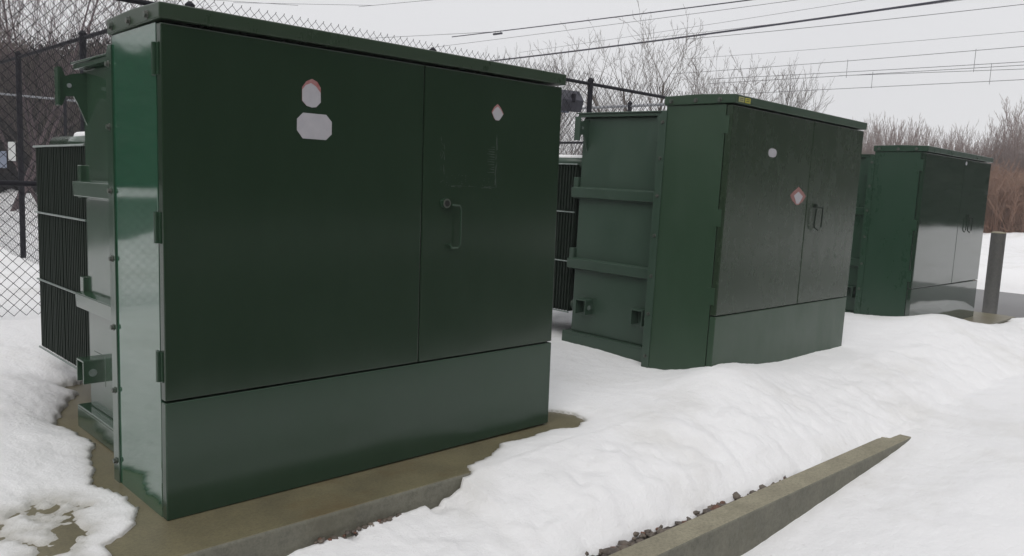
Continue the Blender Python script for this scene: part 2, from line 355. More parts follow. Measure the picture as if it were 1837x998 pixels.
    # bare places
    jit = 0.035*fbm(X, Y, 5, 4, 2)+.018*fbm(X, Y, 19, 3, 12)
    for P, thick, ext in ((BARE1, .17, 1), (BARE2, .25, 2), (BARE3, .2, 3)):
        P_ = np.array(P); x0, y0 = P_.min(0)-1.2; x1, y1 = P_.max(0)+1.2
        k = (X > x0) & (X < x1) & (Y > y0) & (Y < y1)
        if ext == 1: k &= Y > -0.325
        sd = poly_sd(X[k], Y[k], P)+jit[k]*(1.0 if ext != 2 else 3.2)
        zz = z[k]; full = zz
        prof = 0.010+np.clip(full-0.010, 0, 9)*(1-np.exp(-np.clip(sd, 0, 9)/thick))
        if ext == 2:
            thin = -0.004+0.035*np.clip(fbm(X[k], Y[k], 7, 6, 1), -.3, .5)+.012*fbm(X[k], Y[k], 30, 2, 1)
            zz = np.where(sd < 0, thin, np.minimum(full, np.maximum(prof, thin)))
            thinf[k] = np.maximum(thinf[k], np.where(sd < 0, np.clip(1.1-thin/.022, 0, 1), np.exp(-np.clip(sd, 0, 9)/.07)))
        else:
            zz = np.where(sd < 0, -0.13, np.minimum(full, prof))
            thinf[k] = np.maximum(thinf[k], np.exp(-np.clip(sd+.012*fbm(X[k], Y[k], 16, 3, 31), 0, 9)/.022))
        z[k] = zz
    # little melted hollows along the face of the first pad, showing stones
    hol = (X < 1.3) & (X > -.2) & (Y < -.32) & (Y > -.47)
    hv = sstep(.06, .2, fbm(X, Y*.3, 5, 3, 8)+.04)*sstep(-.47, -.36, Y)*sstep(.35, .6, X)*sstep(1.25, 1.1, X)
    z = np.where(hol, z-0.03*hv, z)
    # ploughed banks beyond the road and round the lot
    z = z+0.85*np.exp(-((X-20.5)/2.0)**2)*(1+1.2*fbm(X, Y, .35, 4))*sstep(-16, -11, Y)*sstep(2.5, -1.5, Y)
    z = z+0.10*sstep(17, 30, X)*fbm(X, Y, .3, 3)*4
    z = z+0.45*np.exp(-((Y-6.6)/.7)**2)*sstep(-.9, -2.0, X)*(1+fbm(X, Y, .8, 3))
    for (x0, x1, y0, y1, zr) in ((-60, 16.9, -16, -2.95, -.31), (11.9, 16.9, -2.95, 60, -.31), (-45, -2.2, 7.8, 34, -.10)):
        e = np.minimum(np.minimum(X-x0, x1-X), np.minimum(Y-y0, y1-Y))+.12*fbm(X, Y, 1.5, 3, 4)
        z = np.where(e > -.35, np.where(e > 0, zr-.12, np.minimum(z, (zr-.02)+(np.maximum(z, zr)-zr+.02)*np.sqrt(np.clip(-e/.35, 0, 1)))), z)
    THIN['v'] = thinf
    return z
def axis(parts):
    a = []
    for (x0, x1, st) in parts: a += list(np.arange(x0, x1, st))
    return np.array(sorted(set(np.round(a, 5))))
gx = axis([(-300, -60, 12), (-60, -12, 2.0), (-12, -3, .3), (-3, -1, .06), (-1.0, 5.0, .016), (5.0, 11.5, .04), (11.5, 22, .12), (22, 60, .6), (60, 301, 12)])
gy = axis([(-300, -60, 12), (-60, -12, 2.0), (-12, -3.2, .2), (-3.2, -2.4, .05), (-2.4, 1.2, .016), (1.2, 3.0, .025), (3.0, 9, .07), (9, 20, .25), (20, 60, .8), (60, 301, 12)])
GX, GY = np.meshgrid(gx, gy)
GZ = snow_z(GX.copy(), GY.copy())
nx, ny = len(gx), len(gy)
idx = np.arange(nx*ny).reshape(ny, nx)
Fq = np.stack([idx[:-1, :-1].ravel(), idx[:-1, 1:].ravel(), idx[1:, 1:].ravel(), idx[1:, :-1].ravel()], 1)
snow_ob = tag(np_mesh('snow', np.stack([GX.ravel(), GY.ravel(), GZ.ravel()], 1), Fq, m_snow, smooth=True), kind='structure')
at_ = snow_ob.data.attributes.new('wetness', 'FLOAT', 'POINT'); at_.data.foreach_set('value', THIN['v'].ravel().astype(np.float32))

# ---- concrete pads and kerb
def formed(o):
    '''side faces take a grey concrete colour, on the kerb darker than its top'''
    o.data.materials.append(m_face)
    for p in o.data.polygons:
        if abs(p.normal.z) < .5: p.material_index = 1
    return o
def slab(name, x0, x1, y0, y1, z0, z1, label):
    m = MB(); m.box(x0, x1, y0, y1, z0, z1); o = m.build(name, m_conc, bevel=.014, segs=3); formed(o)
    return tag(o, label, 'concrete pad')
slab('concrete_pad', -1.6, 2.62, -.32, 2.9, -.42, 0.0, 'wet tan concrete pad under the nearest transformer, bare of snow along its front')
slab('concrete_pad', 3.2, 6.4, -.45, 2.9, -.42, 0.03, 'snow-covered concrete pad under the middle transformer')
slab('concrete_pad', 7.4, 10.6, -.33, 2.9, -.42, -0.012, 'concrete pad under the farthest transformer, bare at its right corner')
km = MB()
def ky_pts(x): return kerb_y(x)
xs = [-5, 12.1]
b0 = len(km.v)
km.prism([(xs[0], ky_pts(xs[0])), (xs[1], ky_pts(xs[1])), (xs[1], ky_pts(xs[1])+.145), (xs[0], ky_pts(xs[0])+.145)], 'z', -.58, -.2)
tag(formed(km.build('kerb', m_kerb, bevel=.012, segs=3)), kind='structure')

# stones in the thawed gaps
def stones(name, places, m, seed):
    rs = np.random.RandomState(seed); V = []; Fc = []
    ico = [(0,0,1),(.894,0,.447),(.276,.851,.447),(-.724,.526,.447),(-.724,-.526,.447),(.276,-.851,.447),
           (.724,.526,-.447),(-.276,.851,-.447),(-.894,0,-.447),(-.276,-.851,-.447),(.724,-.526,-.447),(0,0,-1)]
    tri = [(0,1,2),(0,2,3),(0,3,4),(0,4,5),(0,5,1),(1,10,6),(1,6,2),(2,6,7),(2,7,3),(3,7,8),(3,8,4),(4,8,9),(4,9,5),(5,9,10),(5,10,1),(11,6,10),(11,7,6),(11,8,7),(11,9,8),(11,10,9)]
    for (x, y, z, r) in places:
        s = np.array([r*rs.uniform(.8, 1.4), r*rs.uniform(.7, 1.1), r*rs.uniform(.5, .8)]); a = rs.uniform(0, 6.28)
        P = np.array(ico)*(1+rs.uniform(-.22, .22, (12, 1)))*s
        c, s_ = math.cos(a), math.sin(a); P = P@np.array([[c, s_, 0], [-s_, c, 0], [0, 0, 1]])+[x, y, z]
        b_ = len(V); V += P.tolist(); Fc += [(i+b_, j+b_, k+b_) for i, j, k in tri]
    return np_mesh(name, V, Fc, m)
rs = np.random.RandomState(3)
pl = []; pr_ = []
for k in range(260):
    x = rs.uniform(.4, 3.2); y = kerb_y(x)+.15+abs(rs.normal(0, .05)); r = min(.034, .006+rs.exponential(.009))
    (pl if rs.rand() < .85 else pr_).append((x, y, -.225+r*.3, r))
for k in range(60):
    x = rs.choice([.52, .66, .78, .88])+rs.normal(0, .035); y = -.332-abs(rs.normal(0, .012)); r = rs.uniform(.005, .016)
    (pl if rs.rand() < .85 else pr_).append((x, y, -.105+rs.uniform(-.01, .015), r))
tag(stones('gravel', pl, m_stone, 1), 'grey brown wet gravel showing between snow and concrete', 'gravel', kind='stuff')
tag(stones('gravel', pr_, m_stone_red, 2), 'reddish wet gravel showing between snow and kerb', 'gravel', kind='stuff')
for k, (x, y) in enumerate([(.58, -.38), (.80, -.40), (.73, -.375), (.98, -.39)]):
    pass

# ------------------------------------------------------------------ transformers
W_, D_, H_ = 2.2031, 0.533, 2.0
HD, WS = 0.483, 1.236
def bolt(parent, p, n, r=.012, m=None):
    """hex bolt head with washer at p, facing n"""
    mb = MB(); p = Vector(p); n = Vector(n)
    mb.tube([p, p+n*.003], r*1.35, 12); mb.tube([p+n*.003, p+n*.013], r, 6)
    return mb.build('bolt', m or m_bolt, parent)
def sticker(parent, outline, y, m, name='sticker', th=.0012):
    mb = MB(); mb.prism(outline, 'y', y-th, y); return mb.build(name, m, parent)
def disc_outline(cx, cz, rx, rz, n=28, sq=1.0):
    o = []
    for k in range(n):
        a = 2*math.pi*k/n; c, s = math.cos(a), math.sin(a)
        o.append((cx+rx*math.copysign(abs(c)**sq, c), cz+rz*math.copysign(abs(s)**sq, s)))
    return o

def transformer(loc, rot, label, MD, MS, MP, MT, variant):
    T = empty('transformer', loc, rot)
    tag(T, label, 'transformer', 'pad-mounted transformers in a row')
    # cabinet shell: left and right side sheets, back, inner dark front
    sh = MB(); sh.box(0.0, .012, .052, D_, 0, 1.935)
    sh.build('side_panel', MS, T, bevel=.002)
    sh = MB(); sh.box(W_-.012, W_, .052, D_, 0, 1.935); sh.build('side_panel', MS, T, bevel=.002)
    ins = MB(); ins.box(.013, W_-.013, .055, D_-.002, .01, 1.93); ins.build('inner_frame', m_dark, T)
    # doors: folded sheets with a returned edge at the side
    def door(x0, x1, z0, z1, name):
        mb = MB(); mb.box(x0, x1, 0, .047, z0, z1); return mb.build(name, MD, T, bevel=.006, segs=3)
    dl = door(0.0, WS-.003, HD+.004, 1.93, 'door')
    dr = door(WS+.003, W_, HD+.004, 1.93, 'door')
    mb = MB(); mb.box(0, W_, 0, .047, 0, HD-.004); mb.build('sill', MP, T, bevel=.006, segs=3)
    # roof cap, bolts
    mb = MB(); mb.prism([(-.016, 1.942), (-.018, 2.0), (D_*.5, 2.008), (D_+.016, 2.0), (D_+.016, 1.95), (D_+.01, 1.937)], 'x', -.012, W_+.012)
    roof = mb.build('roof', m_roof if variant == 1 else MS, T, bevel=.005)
    for y in (.1, .29, .49): bolt(roof, (-.012, y, 1.965), (-1, 0, 0), .013)
    # hinges
    for z in (1.80, 1.165, .62):
        h = MB(); h.tube([(-.006 if variant == 1 else .002, .050, z-.06), (-.006 if variant == 1 else .002, .050, z+.06)], .011 if variant == 1 else .006, 10); h.box(-.004, .001, .02, .085, z-.06, z+.06)
        h.build('hinge', MP if variant == 1 else MS, T)
    # bolted flange at the back edge
    fl = MB()
    fl.prism([(D_-.01, 0), (D_+.055, 0), (D_+.055, 1.86), (D_+.03, 1.90), (D_-.01, 1.90)], 'x', -.007, .0)
    fl.box(0.0, .1, D_, D_+.012, 0, 1.9)
    f = fl.build('flange', MT, T, bevel=.002)
    f2 = MB(); f2.prism([(D_-.01, 0), (D_+.055, 0), (D_+.055, 1.86), (D_+.03, 1.90), (D_-.01, 1.90)], 'x', W_, W_+.014)
    f2.build('flange', MT, T, bevel=.002)
    for z in (.10, .42, .70, 1.0, 1.29, 1.56, 1.82): bolt(f, (-.007, D_+.022, z), (-1, 0, 0), .011)
    # oil tank
    TX, TY = .15, 1.43
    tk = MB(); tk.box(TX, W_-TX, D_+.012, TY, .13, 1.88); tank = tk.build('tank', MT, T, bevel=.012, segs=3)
    ld = MB(); ld.box(TX-.035, W_-TX+.035, D_+.06, TY+.03, 1.88, 1.905); ld.box(TX-.045, W_-TX+.045, D_+.055, TY+.04, 1.905, 1.915)
    ld.build('tank_lid', MT, T, bevel=.003)
    bf = MB(); bf.box(TX-.05, W_-TX+.05, D_+.012, TY+.05, .12, .132); bf.box(TX-.05, W_-TX+.05, D_+.012, TY+.05, .012, .12)
    bf.build('base_rail', MT, T, bevel=.004)
    for zc in (1.28, .70):
        s = MB()
        s.prism([(TX-.0, zc-.055), (TX-.045, zc-.04), (TX-.05, zc+.035), (TX, zc+.045)], 'y', D_+.055, TY+.045)
        s.box(TX-.022, W_-TX+.022, TY, TY+.05, zc-.05, zc+.12)
        s.build('stiffener', MT, T, bevel=.004)
    # lifting lugs at the lid corners
    for yy, big in ((TY-.06, 1), (D_+.09, .55)):
        x0 = TX; L_ = .135*(1 if big == 1 else .6)
        o = [(x0, 1.86), (x0-L_*.45, 1.85), (x0-L_*.72, 1.835), (x0-L_*.85, 1.875), (x0-L_, 1.875), (x0-L_, 1.69), (x0-L_*.85, 1.69), (x0-L_*.72, 1.735), (x0-L_*.45, 1.74), (x0-L_*.30, 1.70), (x0, 1.60)]
        g = MB(); g.prism(o, 'y', yy, yy+.014); g.tube([(x0-L_*.6, yy-.002, 1.79), (x0-L_*.6, yy+.016, 1.79)], .018, 14)
        g.box(x0-L_-.002, x0-L_+.008, yy-.02, yy+.034, 1.69, 1.875)
        lug = g.build('lifting_lug', MT, T)
        h = MB(); h.tube([(x0-L_*.6, yy-.004, 1.79), (x0-L_*.6, yy+.018, 1.79)], .011, 14); h.build('lug_hole', m_galv if variant == 1 else m_rod, lug)
    # jacking brackets low on the tank
    for yy in (TY-.22, D_+.12):
        c = MB(); c.box(TX-.095, TX, yy, yy+.010, .30, .41); c.box(TX-.095, TX, yy+.10, yy+.11, .30, .41); c.box(TX-.095, TX, yy, yy+.11, .41, .420)
        c.box(TX-.002, TX+.012, yy-.03, yy+.14, .28, .44)
        j = c.build('jack_bracket', MT, T, bevel=.002)
        h = MB(); h.tube([(TX-.05, yy-.0015, .355), (TX-.05, yy+.004, .355)], .020, 14); h.build('bracket_hole', m_rod, j)
    # radiator bank behind the tank
    r = empty('radiator', (0, 0, 0)); r.parent = T
    RX0, RX1, RY0, RY1, RZ0, RZ1 = .17, .74, TY+.07, 2.43, .28, 1.50
    n = 30
    fm = MB(); rsn = np.random.RandomState(variant)
    for k in range(n):
        y = RY0+(RY1-RY0)*k/(n-1)
        fm.box(RX0+rsn.uniform(0, .003), RX1, y-.006, y+.006, RZ0, RZ1)
        fm.box(RX0+.02, RX1-.02, y-.012, y+.012, RZ0+.03, RZ1-.03)
    fm.build('radiator_fins', m_fin, T).parent = r
    for z in (RZ0-.006, RZ0+.42, RZ0+.83, RZ1+.004):
        a = MB(); a.tube([(RX0-.006, RY0-.02, z), (RX0-.006, RY1+.015, z)], .006, 8)
        a.build('brace_rod', m_rod, r)
    for z in (RZ1+.02, RZ0+.06):
        hp = MB(); hp.tube([(RX0+.07, TY, z), (RX0+.07, RY1-.2, z)], .045, 16)
        hp.build('header_pipe', MT, r, smooth=True)
    hp = MB(); hp.tube([(RX0+.07, TY+.02, RZ1+.058), (RX0+.07, TY+.06, RZ1+.062), (RX0+.07, RY0+.34, RZ1+.06), (RX0+.07, RY0+.40, RZ1+.05)], [.012, .022, .024, .008], 10)
    hp.build('snow_crust', m_snow, r, smooth=True)
    fm = MB()
    for k in range(n):
        y = RY0+(RY1-RY0)*k/(n-1); fm.box(W_-RX1, W_-RX0, y-.006, y+.006, RZ0, RZ1)
    fm.build('radiator_fins', m_fin, r)
    # pressure relief / gauge on lid
    # ---- handle on the right door
    hx, hz = {1: (1.375, 1.275), 2: (1.335, 1.265), 3: (1.49, 1.27)}[variant]
    h = MB()
    if variant == 1:
        h.tube([(hx, 0, hz), (hx, -.012, hz)], .030, 20); h.tube([(hx, -.012, hz), (hx, -.020, hz)], .022, 20)
        h.tube([(hx+.03, 0, hz-.008), (hx+.03, -.03, hz-.008), (hx+.07, -.035, hz-.01), (hx+.085, -.03, hz-.03), (hx+.085, -.03, hz-.21), (hx+.07, -.028, hz-.222), (hx+.035, -.025, hz-.222), (hx+.025, -.02, hz-.205), (hx+.025, 0, hz-.205)], .005, 10)
        hh = h.build('handle', MP, dr, smooth=False)
        k = MB(); k.tube([(hx, -.0205, hz), (hx, -.0225, hz)], .023, 24); k.build('lock_ring', m_bolt, hh)
        k = MB(); k.tube([(hx, -.0225, hz), (hx, -.024, hz)], .015, 16); k.build('lock_bore', m_dark, hh)
    else:
        h.tube([(hx+.045, 0, hz+.012), (hx+.045, -.02, hz+.012)], .014, 14)
        h.tube([(hx+.02, 0, hz), (hx+.02, -.02, hz), (hx+.125, -.032, hz-.005), (hx+.135, -.03, hz-.03), (hx+.13, -.03, hz-.16), (hx+.08, -.028, hz-.185), (hx+.02, -.026, hz-.165), (hx+.012, -.025, hz-.14), (hx+.02, -.03, hz-.01)], .0055, 10)
        h.build('handle', m_fin, dr)
    # ---- stickers
    if variant == 1:
        # round-cornered shield with red upper edge
        sticker(dl, [(.583,1.70),(.583,1.755),(.603,1.782),(.63,1.795),(.655,1.785),(.672,1.762),(.672,1.755),(.672,1.70),(.65,1.678),(.63,1.675),(.605,1.68)], -.0002, m_red, 'warning_sticker')
        sticker(dl, [(.584,1.70),(.583,1.745),(.60,1.766),(.625,1.777),(.648,1.765),(.671,1.74),(.672,1.70),(.65,1.678),(.63,1.675),(.605,1.68)], -.0016, m_white, 'sticker_face')
        o = [(.56,1.575),(.56,1.622),(.588,1.650),(.70,1.650),(.728,1.622),(.728,1.568),(.70,1.542),(.588,1.542)]
        sticker(dl, o, -.0002, m_white, 'rating_sticker')
        o = [(1.672,1.748),(1.69,1.775),(1.713,1.792),(1.735,1.775),(1.757,1.745),(1.735,1.718),(1.725,1.708),(1.702,1.708),(1.69,1.718)]
        sticker(dr, o, -.0002, m_red, 'diamond_sticker')
        o = [(1.676,1.744),(1.692,1.765),(1.713,1.779),(1.733,1.765),(1.753,1.742),(1.735,1.719),(1.725,1.709),(1.702,1.709),(1.691,1.719)]
        sticker(dr, o, -.0016, m_white, 'sticker_face')
        # dried glue left by a peeled-off label
        rsx = np.random.RandomState(5); gmb = MB()
        X0, X1, Z0, Z1 = 1.345, 1.715, 1.36, 1.60
        def dash(xa, za, xb, zb, wdt):
            L_ = math.hypot(xb-xa, zb-za); nx_, nz_ = -(zb-za)/L_*wdt, (xb-xa)/L_*wdt
            gmb.prism([(xa-nx_, za-nz_), (xb-nx_*.3, zb-nz_*.3), (xb+nx_*.3, zb+nz_*.3), (xa+nx_, za+nz_)], 'y', -.0006, .0004)
        for k in range(16):
            z = rsx.uniform(Z0, Z1); dash(X1+rsx.normal(0, .003), z, X1+rsx.normal(0, .003), z+rsx.uniform(.02, .07), rsx.uniform(.0006, .002))
        for k in range(11):
            z = 1.44+k*.013; dash(X1-.012, z, X1-.03-rsx.uniform(0, .035), z+rsx.uniform(-.003, .004), rsx.uniform(.001, .0024))
        for k in range(12):
            z = rsx.uniform(Z0, Z1); dash(X0+rsx.choice([0, .02])+rsx.normal(0, .003), z, X0+rsx.choice([0, .02])+rsx.normal(0, .002), z+rsx.uniform(.01, .05), rsx.uniform(.0005, .0015))
        for k in range(14):
            x = rsx.uniform(X0+.02, X1-.05); dash(x, Z0+rsx.normal(0, .003), x+rsx.uniform(.02, .07), Z0+rsx.normal(0, .003), rsx.uniform(.0005, .0015))
        for k in range(25):
            x = rsx.uniform(X0+.03, X1-.04); z = rsx.uniform(Z0, Z0+.06); dash(x, z, x+.005, z+.003, .001)
        gmb.build('glue_residue', mat('glue residue', (0.042, 0.060, 0.047), .55, var=(40, (0.028, 0.042, 0.033), .2)), dr)
    if variant == 2:
        sticker(dl, disc_outline(.60, 1.645, .062, .032, 24, .75), -.0002, m_white, 'rating_sticker')
        o = [(.94,1.345),(.985,1.375),(1.07,1.415),(1.155,1.375),(1.205,1.345),(1.155,1.30),(1.09,1.275),(1.05,1.275),(.985,1.305)]
        sticker(dl, o, -.0002, m_pink, 'diamond_sticker')
        o = [(1.0,1.345),(1.035,1.362),(1.07,1.378),(1.105,1.362),(1.15,1.343),(1.12,1.31),(1.09,1.284),(1.05,1.284),(1.03,1.315)]
        sticker(dl, o, -.0016, m_white, 'sticker_face')
        for xa, mm_ in ((.03, m_yel2), (.115, m_yel)):
            s = sticker(roof, [(xa, 1.953), (xa+.072, 1.953), (xa+.072, 1.987), (xa, 1.987)], -.0175, mm_, 'yellow_label', .0015)
            for q in (1.963, 1.975):
                sticker(s, [(xa+.014, q), (xa+.058, q), (xa+.058, q+.004), (xa+.014, q+.004)], -.0192, m_red_d, 'label_line', .0006)
    if variant == 3:
        sticker(dr, disc_outline(1.28, 1.885, .03, .022, 16), -.0002, m_white, 'round_sticker')
    return T

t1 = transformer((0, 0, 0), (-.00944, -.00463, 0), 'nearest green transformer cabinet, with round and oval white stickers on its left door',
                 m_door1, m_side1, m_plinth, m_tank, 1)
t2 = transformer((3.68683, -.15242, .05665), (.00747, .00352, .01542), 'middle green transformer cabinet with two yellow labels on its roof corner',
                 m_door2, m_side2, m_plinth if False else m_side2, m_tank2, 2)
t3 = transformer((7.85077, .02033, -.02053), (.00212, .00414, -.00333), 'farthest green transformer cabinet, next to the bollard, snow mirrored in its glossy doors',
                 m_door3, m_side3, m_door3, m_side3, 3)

# ------------------------------------------------------------------ bollard
bx, by = at_z(1775, 560, -.12)[:2]
mb = MB(); mb.tube([(0, 0, -.45), (0, 0, 1.055)], .094, 28)
bo = mb.build('bollard', m_boll, None, bevel=.004); bo.location = (bx, by, -.05)
tag(bo, 'grey round steel bollard right of the farthest transformer', 'bollard')
cp = MB(); cp.tube([(0, 0, 1.055), (0, 0, 1.066), (0, 0, 1.076)], [.096, .09, .05], 28); cp.build('bollard_cap', m_kerb, bo)

# ------------------------------------------------------------------ chain-link fences
def chain(name, A, B, z0, z1, parent, r=.0024, dw=.078, dh=.080, sides=3):
    A = np.array(A); B = np.array(B); L_ = np.linalg.norm(B-A); u = (B-A)/L_; nrm = np.array([-u[1], u[0]])
    nw = int(L_/(dw/2)); nz = int((z1-z0)/(dh/2))
    P0 = []; P1 = []
    zz = z0+np.arange(nz+1)*dh/2
    for k in range(nw):
        side = (np.arange(nz+1)+k) % 2
        s = k*dw/2+side*dw/2; off = np.where(side == 1, r*.9, -r*.9)
        xy = A+np.outer(s, u)+np.outer(off, nrm)
        P = np.column_stack([xy, zz]); P0.append(P[:-1]); P1.append(P[1:])
        # twisted barb at the top
        c = A+u*(k*dw/2+dw/4)
        if (nz+k) % 2: pass
        top = P[-1]; b2 = top+np.array([u[0]*.006, u[1]*.006, .018]); P0.append(top[None]); P1.append(b2[None])
    P0 = np.concatenate(P0); P1 = np.concatenate(P1); rr = np.full(len(P0), r)
    V, Fc = tubes_np(P0, P1, rr, rr, sides)
    return np_mesh(name, V, Fc, m_fence, parent)
def fence(label, A, B, posts, z0, zrail, ztop, mesh_z0, midrails=(), r=.0026, mrail=None, postr=.033, mpost=None):
    A = np.array(A, float); B = np.array(B, float); L_ = np.linalg.norm(B-A); u = (B-A)/L_
    f = empty('chain_link_fence', (A[0], A[1], z0)); tag(f, label, 'fence', 'black chain-link fences round the enclosure')
    off = Vector((-A[0], -A[1], -z0))
    g = lambda o: setattr(o, 'location', off) or o
    for s in posts:
        p = A+u*s; m = MB(); m.tube([(p[0], p[1], z0-.5), (p[0], p[1], zrail+.03)], postr, 14)
        m.tube([(p[0], p[1], zrail+.03), (p[0], p[1], zrail+.05), (p[0], p[1], zrail+.075)], [postr+.006, postr+.006, postr*.4], 14)
        g(m.build('fence_post', mpost or m_fence, f))
    m = MB(); m.tube([(A[0], A[1], zrail), (B[0], B[1], zrail)], .021, 12); g(m.build('top_rail', mrail or m_fence, f))
    for z in midrails:
        m = MB(); m.tube([(A[0], A[1], z), (B[0], B[1], z)], .019, 12); g(m.build('middle_rail', m_fence, f))
    nrm = np.array([-u[1], u[0]])*.024
    g(chain('chain_link_mesh', A+nrm, B+nrm, mesh_z0, ztop, f, r))
    return f
fence('black chain-link fence standing close behind the transformers, its barbed top above the nearest roof', (-3.4, 3.5), (9.0, 3.5), [.0, 2.47, 4.94, 7.41, 9.87, 12.33], .1, 2.64, 2.76, .27, (1.23,), .0024)
fence('black chain-link fence running away on the left, with a white sign wired to it', (1.5, 3.56), (1.5, 15.4), [2.5, 5.03, 7.6, 9.9, 11.84], .1, 2.66, 2.74, .15, (), .0018)
fence('far black chain-link fence with a pale rail at the back of the enclosure', (1.5, 15.45), (8.95, 15.45), [2.4, 4.8, 7.4], .1, 2.66, 2.72, .15, (), .0018, m_galv)
fence('black chain-link fence with a pale rail seen between the nearest and middle transformers', (8.95, 3.56), (8.95, 15.4), [1.25, 4.0, 7.0, 10.0], .1, 2.66, 2.70, .15, (2.1,), .0018, m_galv)

# signs on the left fence
def plate(name, x, y0, y1, z0, z1, m, label, cat, lines=0):
    mb = MB(); mb.box(x-.004, x, y0, y1, z0, z1); o = mb.build(name, m, bevel=.001); tag(o, label, cat); return o
s1 = plate('sign', 1.452, 8.62, 8.98, 1.38, 1.62, m_sign, 'small white sign on the left-running fence beside its post', 'sign')
s2 = plate('notice_board', 1.451, 9.08, 9.62, 1.28, 1.50, m_sign2, 'blue grey board on the left-running fence, left of the white sign', 'sign')

# floodlights on the fence
def flood(loc, rz, label):
    f = empty('floodlight', loc, (0, 0, rz)); tag(f, label, 'floodlight', 'floodlights on the fence')
    b = MB(); b.prism([(-.10, .0), (.0, .10), (.06, .10), (.17, -.02), (.12, -.16), (-.06, -.13)], 'x', -.15, .15)
    hd = b.build('lamp_housing', m_lamp, f, bevel=.008)
    fr = MB(); fr.box(-.135, .135, -.012, .0, -.11, .11); h2 = fr.build('lamp_glass', m_sign2, f); h2.location = (0, -.085, -.055); h2.rotation_euler = (R(-28), 0, 0)
    y = MB(); y.tube([(0, .05, .0), (0, .14, -.02), (.0, .17, -.02)], .018, 10); y.tube([(0, .16, -.05), (0, .16, .05)], .026, 12)
    y.build('lamp_bracket', m_fence, f)
    return f
flood((6.22, 3.66, 2.44), R(165), 'dark floodlight on a fence post between the nearest and middle transformers')
flood((1.66, 5.34, 2.32), R(100), 'dark floodlight seen just above the tank of the nearest transformer')

# ------------------------------------------------------------------ overhead lines
def cable(label, ends, z, r, m, sag=.0, ext=1.4, name='overhead_cable', group='overhead lines'):
    a = at_z(*ends[0], z); b_ = at_z(*ends[1], z); d = b_-a
    a = a-d*.25; b_ = b_+d*ext*.5
    n = 30; P = []
    for k in range(n+1):
        t_ = k/n; p = a+(b_-a)*t_; p = p-np.array([0, 0, sag*4*t_*(1-t_)]); P.append(tuple(p))
    mb = MB(); mb.tube(P, r, 6); o = mb.build(name, m, None, smooth=True); tag(o, label, 'cable', group); return o
cable('thickest dark cable rising from behind the nearest transformer to the top right', ((900, 104), (1650, -4)), 8.5, .042, m_wire, .25)
cable('dark cable with a splice case, above the thickest cable', ((893, 56), (1340, -1)), 10.0, .028, m_wire, .05)
cable('thin lead-in cable left of the splice case', ((700, 67), (893, 57)), 10.0, .013, m_wire2, 0, ext=0)
cable('thin grey line just below the spliced cable', ((767, 85), (1408, -1)), 9.5, .011, m_wire2, .1)
cable('faint grey line crossing above the tall bare tree', ((1016, 81), (1531, -1)), 9.0, .008, m_wire2, .1)
cable('faint grey line running just under the thickest cable', ((1229, 60), (1700, -1)), 8.6, .009, m_wire2, .1)
cable('thin grey line from the bare trees to the top right corner', ((1326, 60), (1837, 3)), 8.4, .012, m_wire2, .1)
cable('faint line below the top right corner', ((1317, 98), (1837, 52)), 8.0, .008, m_wire2, .1)
cable('upper messenger line of the railway wiring', ((1300, 125), (1837, 80)), 7.6, .012, m_wire2, .08, group='railway lines')
cable('second messenger line of the railway wiring', ((1360, 137), (1837, 109)), 7.2, .013, m_wire2, .05, group='railway lines')
cable('contact line crossing the second messenger line', ((1363, 145), (1837, 117)), 7.1, .013, m_wire2, .0, group='railway lines')
cable('nearly level line crossing between the railway wires', ((1565, 134), (1837, 124)), 6.8, .012, m_wire2, .0, group='railway lines')
cable('lowest contact line of the railway wiring', ((1379, 166), (1837, 143)), 6.2, .012, m_wire2, .0, group='railway lines')
cable('thin drooping line above the roof of the nearest transformer', ((365, -1), (535, 10)), 6.5, .006, m_wire2, .0, ext=0)
cable('thin line above the nearest roof running right', ((468, 6), (669, 10)), 6.5, .006, m_wire2, .0, ext=0)
cable('thin line above the nearest roof climbing right', ((669, 10), (776, 0)), 6.5, .006, m_wire2, .0, ext=3)
for (px, y0, y1, z, lb) in ((1521, 107, 136, 7.6, 'dropper wire left of the middle of the railway lines'), (1751, 88, 122, 7.6, 'dropper wire near the right edge, on the upper messenger line'), (1566, 129, 155, 7.2, 'dropper wire reaching the lowest line, left'),
                        (1779, 114, 145, 7.2, 'dropper wire reaching the lowest line, right'), (1391, 140, 165, 7.1, 'dropper wire beside the bare tree')):
    p = at_z(px, y0, z); dist = np.linalg.norm(p-CAM); q = p-np.array([0, 0, (y1-y0)/F_PX*dist])
    mb = MB(); mb.tube([tuple(p), tuple(q)], .010, 5); tag(mb.build('dropper_wire', m_wire2), lb, 'wire', 'dropper wires')
p = at_z(893, 57, 10.0)
sp = empty('splice_case', tuple(p-np.array([0, 0, .12]))); tag(sp, 'dark splice case hanging on a cable over the left bare trees', 'splice case')
dirv = at_z(1340, -1, 10)-p; sp.rotation_euler = (0, 0, math.atan2(dirv[1], dirv[0]))
mb = MB(); mb.tube([(-.38, 0, 0), (-.34, 0, 0), (.34, 0, 0), (.38, 0, 0)], [.02, .06, .06, .02], 10); mb.build('case', m_wire, sp)
for x in (-.22, .24):
    mb = MB(); mb.tube([(x, 0, .02), (x, 0, .17)], .014, 8); mb.build('hanger', m_wire, sp)

